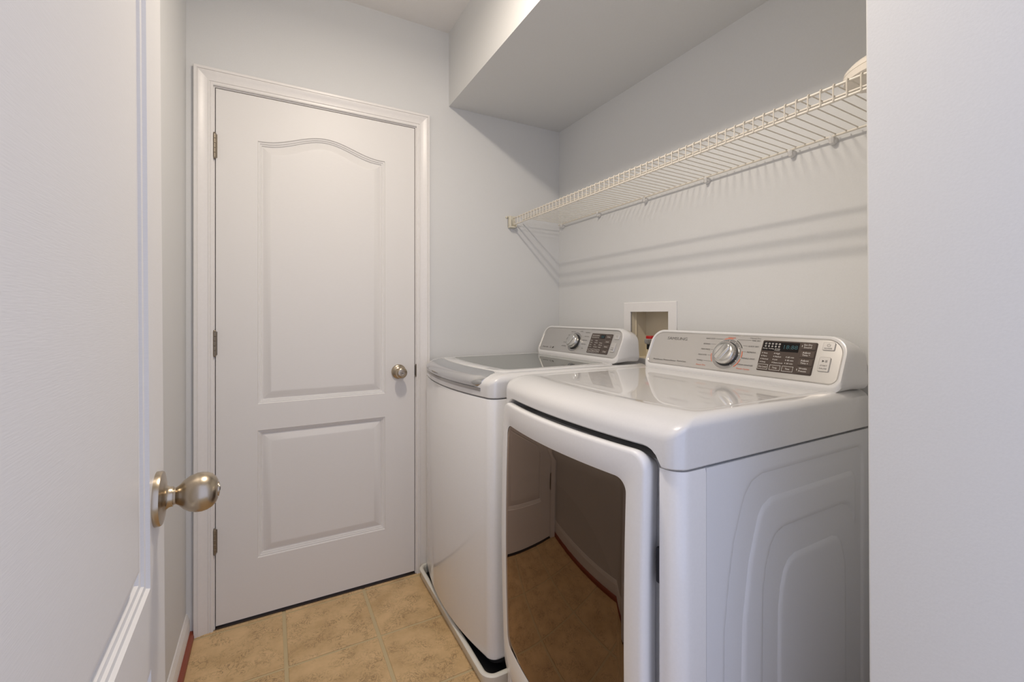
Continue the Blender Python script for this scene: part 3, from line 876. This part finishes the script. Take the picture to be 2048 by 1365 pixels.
# brown display panel
dp = plate(fD, ud(0.1125), ud(0.2615), 0.0190, 0.1120, 0.004, -0.0014, 0.0004, 0.0006).obj('display_panel', 'brown', cpn)
P2 = Print(fD)
plate(fD, ud(0.1155), ud(0.2165), 0.0800, 0.1080, 0.0015, 0.0, 0.0008, 0.0003).obj('display_window', 'black_win', cpn)
P2.text('18:88', ud(0.1760), 0.0885, 0.0120, 'teal', 'l', 0.0375, 0.0012)
for k in range(5):
    P2.frame(ud(0.1210 + k * 0.0098), ud(0.1260 + k * 0.0098), 0.0995, 0.1040, 0.0009, 'ink_white', 0.0012)
    P2.arc(ud(0.1235 + k * 0.0098), 0.0940, 0.0014, 0.0024, 0, 360, 'ink_white', 0.0012)
for t, uu, ww in (('Drying', 0.1180, 0.0125), ('Cooling', 0.1340, 0.0150), ('Wrinkle', 0.1520, 0.0150)):
    P2.text(t, ud(uu), 0.0855, 0.0036, 'ink_white', 'l', ww, 0.0012)
P2.text('Prevent', ud(0.1520), 0.0815, 0.0036, 'ink_white', 'l', 0.0150, 0.0012)
for col, (uu, items, v0) in enumerate(((0.1195, ('Very', 'More', 'Normal', 'Damp'), 0.0712), (0.1545, ('High', 'Medium', 'Low', 'Extra Low'), 0.0717), (0.1895, ('60 min', '40 min', '20 min'), 0.0632))):
    for r_, t in enumerate(items):
        vv = v0 - r_ * 0.0091
        P2.rect(ud(uu - 0.0012), ud(uu + 0.0002), vv, vv + 0.0034, 'ink_white', 0.0008)
        P2.text(t, ud(uu + 0.0030), vv - 0.0004, 0.0044, 'ink_white', 'l', 0.0027 * len(t) + 0.0012, 0.0008)
for uu, t, ww in ((0.1300, 'Dry Level', 0.0225), (0.1650, 'Temp.', 0.014), (0.1995, 'Time', 0.012)):
    plate(fD, ud(uu - 0.0152), ud(uu + 0.0152), 0.0225, 0.0385, 0.0015, 0.0, 0.0016, 0.0006).obj('touch_button', 'brown_btn', cpn)
    P2.frame(ud(uu - 0.0150), ud(uu + 0.0150), 0.0228, 0.0382, 0.0008, 'ink_white', 0.0019)
    P2.text(t, ud(uu), 0.0282, 0.0050, 'ink_white', 'c', ww, 0.0019)
for i, (a, c) in enumerate((('Eco Dry', 'Sound'), ('Adjust', 'Time \u2227'), ('Adjust', 'Time \u2228'), ('Wrinkle', 'Prevent'))):
    v1 = 0.1098 - i * 0.0226
    plate(fD, ud(0.2225), ud(0.2600), v1 - 0.0200, v1, 0.002, 0.0, 0.0030, 0.0016).obj('touch_button', 'brown_btn', cpn)
    P2.text(a, ud(0.2400), v1 - 0.0088, 0.0050, 'ink_white', 'c', 0.0205, 0.0034)
    P2.text(c.replace('\u2227', '^').replace('\u2228', 'v'), ud(0.2400), v1 - 0.0160, 0.0050, 'ink_white', 'c', 0.0195, 0.0034)
    if i in (0, 3): P2.rect(ud(0.2245), ud(0.2257), v1 - 0.0130, v1 - 0.0080, 'ink_white', 0.0034)
plate(fD, ud(0.2745), ud(0.3035), 0.0925, 0.1150, 0.003, -0.0014, 0.0022, 0.0012).obj('power_button', 'button', cpn)
plate(fD, ud(0.2735), ud(0.3005), 0.0340, 0.0735, 0.003, -0.0014, 0.0022, 0.0012).obj('start_button', 'button', cpn)
P2.arc(ud(0.2890), 0.1060, 0.0034, 0.0042, 130, 410, 'ink', 0.0025)
P2.rect(ud(0.2886), ud(0.2894), 0.1060, 0.1108, 'ink', 0.0025)
P2.text('POWER', ud(0.2890), 0.0952, 0.0042, 'ink', 'c', 0.0185, 0.0025)
P2.get('ink').add([fD.p(ud(0.2815), 0.0585, 0.0025), fD.p(ud(0.2875), 0.0618, 0.0025), fD.p(ud(0.2815), 0.0652, 0.0025)], [[0, 1, 2]])
P2.rect(ud(0.2895), ud(0.2907), 0.0585, 0.0652, 'ink', 0.0025); P2.rect(ud(0.2922), ud(0.2934), 0.0585, 0.0652, 'ink', 0.0025)
P2.text('START', ud(0.2870), 0.0475, 0.0044, 'ink', 'c', 0.0175, 0.0025)
P2.text('PAUSE', ud(0.2870), 0.0395, 0.0044, 'ink', 'c', 0.0175, 0.0025)
P.build(cpn, {'ink_red': 'orange_lettering', 'ink_white': 'white_marks'})
P2.build(cpn, {'teal': 'display_digits', 'ink_white': 'white_lettering'})

# ---------------- washer -----------------------------------------------
WY0, WY1 = 1.292, 1.978
WC = (WY0 + WY1) / 2
wm = root('washing_machine', (0.97, WC, 0), 'white top-loading washing machine with glass lid, between dryer and panelled door', 'washer')
WX0, WBUL = 0.583, 0.045
def wring(z, fi=0, si=0):
    return [Vector((x, y, z)) for x, y, w in plan(WX0 + fi, 1.33, WY0 + si, WY1 - si, 0.034 - si * 0.5, WBUL)]
B().loft([wring(0.062, 0.012, 0.006), wring(0.066, 0.002, 0.001), wring(0.074), wring(0.45), wring(0.908), wring(0.9125, 0.0025, 0.002)], True, True, True).obj('cabinet', 'enamel', wm, sharp=50)
B().loft([wring(0.0468, 0.014, 0.008), wring(0.0625, 0.012, 0.007)], True, True, True).obj('base', 'dark', wm)
for (x, y) in ((0.70, WY0 + 0.06), (0.70, WY1 - 0.06), (1.25, WY0 + 0.06), (1.25, WY1 - 0.06)):
    B().lathe((x, y, 0.0120), (0, 0, 1), [(0.022, 0), (0.022, 0.014), (0.012, 0.019), (0.012, 0.042)], 16).obj('foot', 'gasket', wm)
cr = cap_rings(WX0, 1.33, WY0, WY1, 0.034, WBUL, 0.9150, 0.992, 0.075, 0.040, 0.030, 0.026, plateau=(0.082, 0.034, -0.0035, 0.005))
B().loft(cr, True, True, True).obj('top_cover', 'enamel_top', wm, sharp=40)
def wfx(y): return WX0 + WBUL * ((y - WC) / (0.343)) ** 2
# lid: white frame with glass
ly0, ly1, lx1 = WY0 + 0.046, WY1 - 0.046, 1.185
def lidring(i, z, r):
    return [Vector((x + (0.030 * ((y - WC) / 0.3) ** 2 if x < 0.8 else 0), y, z)) for x, y in rrect(0.662 + i, lx1 - i, ly0 + i, ly1 - i, r, 6, 14)]
gx0, gx1, gy0, gy1 = 0.716, 1.176, ly0 + 0.050, ly1 - 0.022
def lidglass(i, z, r):
    return [Vector((x + (0.022 * ((y - WC) / 0.3) ** 2 if x < 0.8 else 0), y, z)) for x, y in rrect(gx0 + i, gx1 - i, gy0 + i, gy1 - i, r, 6, 14)]
ld_o = B().loft([lidring(0.0, 0.9875, 0.02), lidring(0.0, 0.9930, 0.02), lidring(0.003, 0.9955, 0.02), lidglass(-0.002, 0.9955, 0.02), lidglass(0.0, 0.9945, 0.02)], True, True, False).obj('lid', 'enamel_top', wm, sharp=40)
B().loft([lidglass(0.0002, 0.9935, 0.02), lidglass(0.0004, 0.9952, 0.02)], True, True, True).obj('lid_glass', 'lid_glass', ld_o)
# chrome handle along the lid's front edge
rings = []
ny = 26
for k in range(ny + 1):
    y = ly0 + 0.010 + (ly1 - ly0 - 0.020) * k / ny
    x = wfx(y); e = 1.0
    e = min(1.0, math.sqrt(max(0.0, min(k, ny - k) / 1.5))) if min(k, ny - k) < 1.5 else 1.0
    pr = [(0.020, 0.940), (0.001, 0.944), (-0.006, 0.950), (-0.0095, 0.957), (-0.0085, 0.965), (-0.002, 0.974), (0.012, 0.983), (0.032, 0.990), (0.052, 0.9945), (0.066, 0.9955), (0.062, 0.986), (0.03, 0.965)]
    cxm, czm = 0.03, 0.966
    rings.append([Vector((x + cxm + (a - cxm) * (0.72 + 0.28 * e), y, czm + (c - czm) * (0.72 + 0.28 * e))) for a, c in pr])
B().loft(rings, True, True, True).obj('lid_handle', 'chrome', ld_o, sharp=50)
rings = []
for k in range(ny + 1):
    y = ly0 + 0.012 + (ly1 - ly0 - 0.024) * k / ny
    x = wfx(y)
    rings.append([Vector((x + a, y, c)) for a, c in [(0.03, 0.932), (-0.0015, 0.934), (-0.0025, 0.938), (-0.002, 0.944), (0.004, 0.948), (0.03, 0.948)]])
B().loft(rings, True, True, True).obj('handle_recess', 'silver_edge', ld_o, sharp=50)
fW = Face(1.207, 1.647, 1.012)
conw, cpw = console(wm, fW, 0.2900, 0.1235)
ku, kv = -0.016, 0.0575
kk = dial(cpw, fW, ku, kv, 0.034, 0.024)
Q = Print(fW)
Q.arc(ku, kv, 0.0485, 0.0493, 0, 360, 'ink_white', LW_)
for (t, uu, vv, ww) in (('HEAVY DUTY', -0.030, 0.1035, 0.033), ('BEDDING', -0.052, 0.0865, 0.026), ('PERM', -0.066, 0.0720, 0.016), ('PRESS', -0.066, 0.0660, 0.018), ('DELICATES', -0.070, 0.0490, 0.028), ('ACTIVEWEAR', -0.070, 0.0310, 0.034)):
    Q.text(t, uu, vv, 0.0042, 'ink', 'r', ww, LW_)
for (t, uu, vv, ww) in (('NORMAL', 0.004, 0.1080, 0.020), ('WATERPROOF', 0.044, 0.1035, 0.033), ('QUICK WASH', 0.046, 0.0850, 0.030), ('DEEP STEAM', 0.040, 0.0665, 0.032), ('PURE CYCLE', 0.040, 0.0480, 0.030), ('SPIN', 0.050, 0.0280, 0.012)):
    Q.text(t, uu, vv, 0.0042, 'ink', 'l', ww, LW_)
Q.text('Aqua Jet', -0.262, 0.0165, 0.0062, 'ink', 'l', 0.050, LW_, 0.15)
Q.get('ink').add([fW.p(-0.176, 0.0150, LW_), fW.p(-0.168, 0.0150, LW_), fW.p(-0.164, 0.0235, LW_), fW.p(-0.172, 0.0235, LW_)], [[0, 1, 2, 3]])
Q.frame(-0.196, -0.184, 0.0155, 0.0235, 0.0010, 'ink', LW_)
plate(fW, 0.0935, 0.2300, 0.0135, 0.1040, 0.004, -0.0014, 0.0004, 0.0006).obj('display_panel', 'brown', cpw)
plate(fW, 0.1540, 0.1860, 0.0815, 0.0995, 0.0015, 0.0, 0.0008, 0.0003).obj('display_window', 'black_win', cpw)
Q.text('88', 0.1630, 0.0855, 0.0095, 'teal', 'l', 0.016, 0.0012)
for k in range(5):
    Q.frame(0.1020 + k * 0.0095, 0.1070 + k * 0.0095, 0.0920, 0.0965, 0.0009, 'ink_white', 0.0008)
    Q.arc(0.1045 + k * 0.0095, 0.0855, 0.0014, 0.0024, 0, 360, 'ink_white', 0.0008)
for uu, items, v0 in ((0.1005, ('Hot', 'Warm', 'Eco', 'Cold'), 0.0690), (0.1310, ('High', 'Medium', 'Low', 'No Spin'), 0.0690), (0.1620, ('Heavy', 'Normal', 'Light'), 0.0600)):
    for r_, t in enumerate(items):
        vv = v0 - r_ * 0.0095
        Q.rect(uu - 0.0010, uu + 0.0003, vv, vv + 0.0034, 'ink_white', 0.0008)
        Q.text(t, uu + 0.0026, vv - 0.0003, 0.0044, 'ink_white', 'l', 0.0026 * len(t) + 0.0012, 0.0008)
for uu, t in ((0.1100, 'Temp.'), (0.1380, 'Spin'), (0.1660, 'Soil')):
    plate(fW, uu - 0.0125, uu + 0.0125, 0.0170, 0.0320, 0.0015, 0.0, 0.0016, 0.0006).obj('touch_button', 'brown_btn', cpw)
    Q.frame(uu - 0.0122, uu + 0.0122, 0.0173, 0.0317, 0.0008, 'ink_white', 0.0019)
    Q.text(t, uu, 0.0222, 0.0048, 'ink_white', 'c', 0.014, 0.0019)
for i, t in enumerate(('Delay', 'Soak', 'Rinse', 'Child')):
    v1 = 0.1000 - i * 0.0220
    plate(fW, 0.1935, 0.2280, v1 - 0.0190, v1, 0.002, 0.0, 0.0022, 0.0012).obj('touch_button', 'brown_btn', cpw)
    Q.text(t, 0.2105, v1 - 0.0120, 0.0050, 'ink_white', 'c', 0.018, 0.0026)
plate(fW, 0.2440, 0.2700, 0.0830, 0.1055, 0.003, -0.0014, 0.0020, 0.0010).obj('power_button', 'button', cpw)
plate(fW, 0.2400, 0.2640, 0.0270, 0.0660, 0.003, -0.0014, 0.0020, 0.0010).obj('start_button', 'button', cpw)
Q.frame(0.2445, 0.2695, 0.0835, 0.1050, 0.0007, 'ink_white', 0.0023)
Q.frame(0.2405, 0.2635, 0.0275, 0.0655, 0.0007, 'ink_white', 0.0023)
Q.arc(0.2570, 0.0965, 0.0030, 0.0038, 130, 410, 'ink', 0.0023)
Q.text('START', 0.2520, 0.0420, 0.0042, 'ink', 'c', 0.015, 0.0023)
Q.text('PAUSE', 0.2520, 0.0345, 0.0042, 'ink', 'c', 0.015, 0.0023)
Q.build(cpw, {'teal': 'display_digits', 'ink_white': 'white_lettering'})

# ---------------- drip pan under the washer ------------------------------
PX0, PX1, PY0, PY1, PZ = 0.590, 1.350, 1.258, 1.992, 0.046
pn = root('drip_pan', (0.97, 1.62, 0), 'cream plastic drip pan on the tiled floor under the washing machine', 'drip pan')
def pring(i, z): return [Vector((x, y, z)) for x, y in rrect(PX0 + i, PX1 - i, PY0 + i, PY1 - i, 0.045 - min(i, 0.03), 8, 4)]
B().loft([pring(0.010, 0.0005), pring(0.006, 0.004), pring(0.004, 0.034), pring(0.0, 0.036), pring(-0.001, 0.042), pring(0.003, PZ), pring(0.012, PZ), pring(0.016, 0.043), pring(0.019, 0.030), pring(0.022, 0.008)], True, True, True).obj('pan_body', 'pan', pn, sharp=50)

B().loft([pring(0.0225, 0.0082), pring(0.0225, 0.0110), pring(0.024, 0.0118)], True, True, True).obj('pan_shade_sheet', 'dark', pn, sharp=40)  # black sheet added for the shade band between pan rim and washer
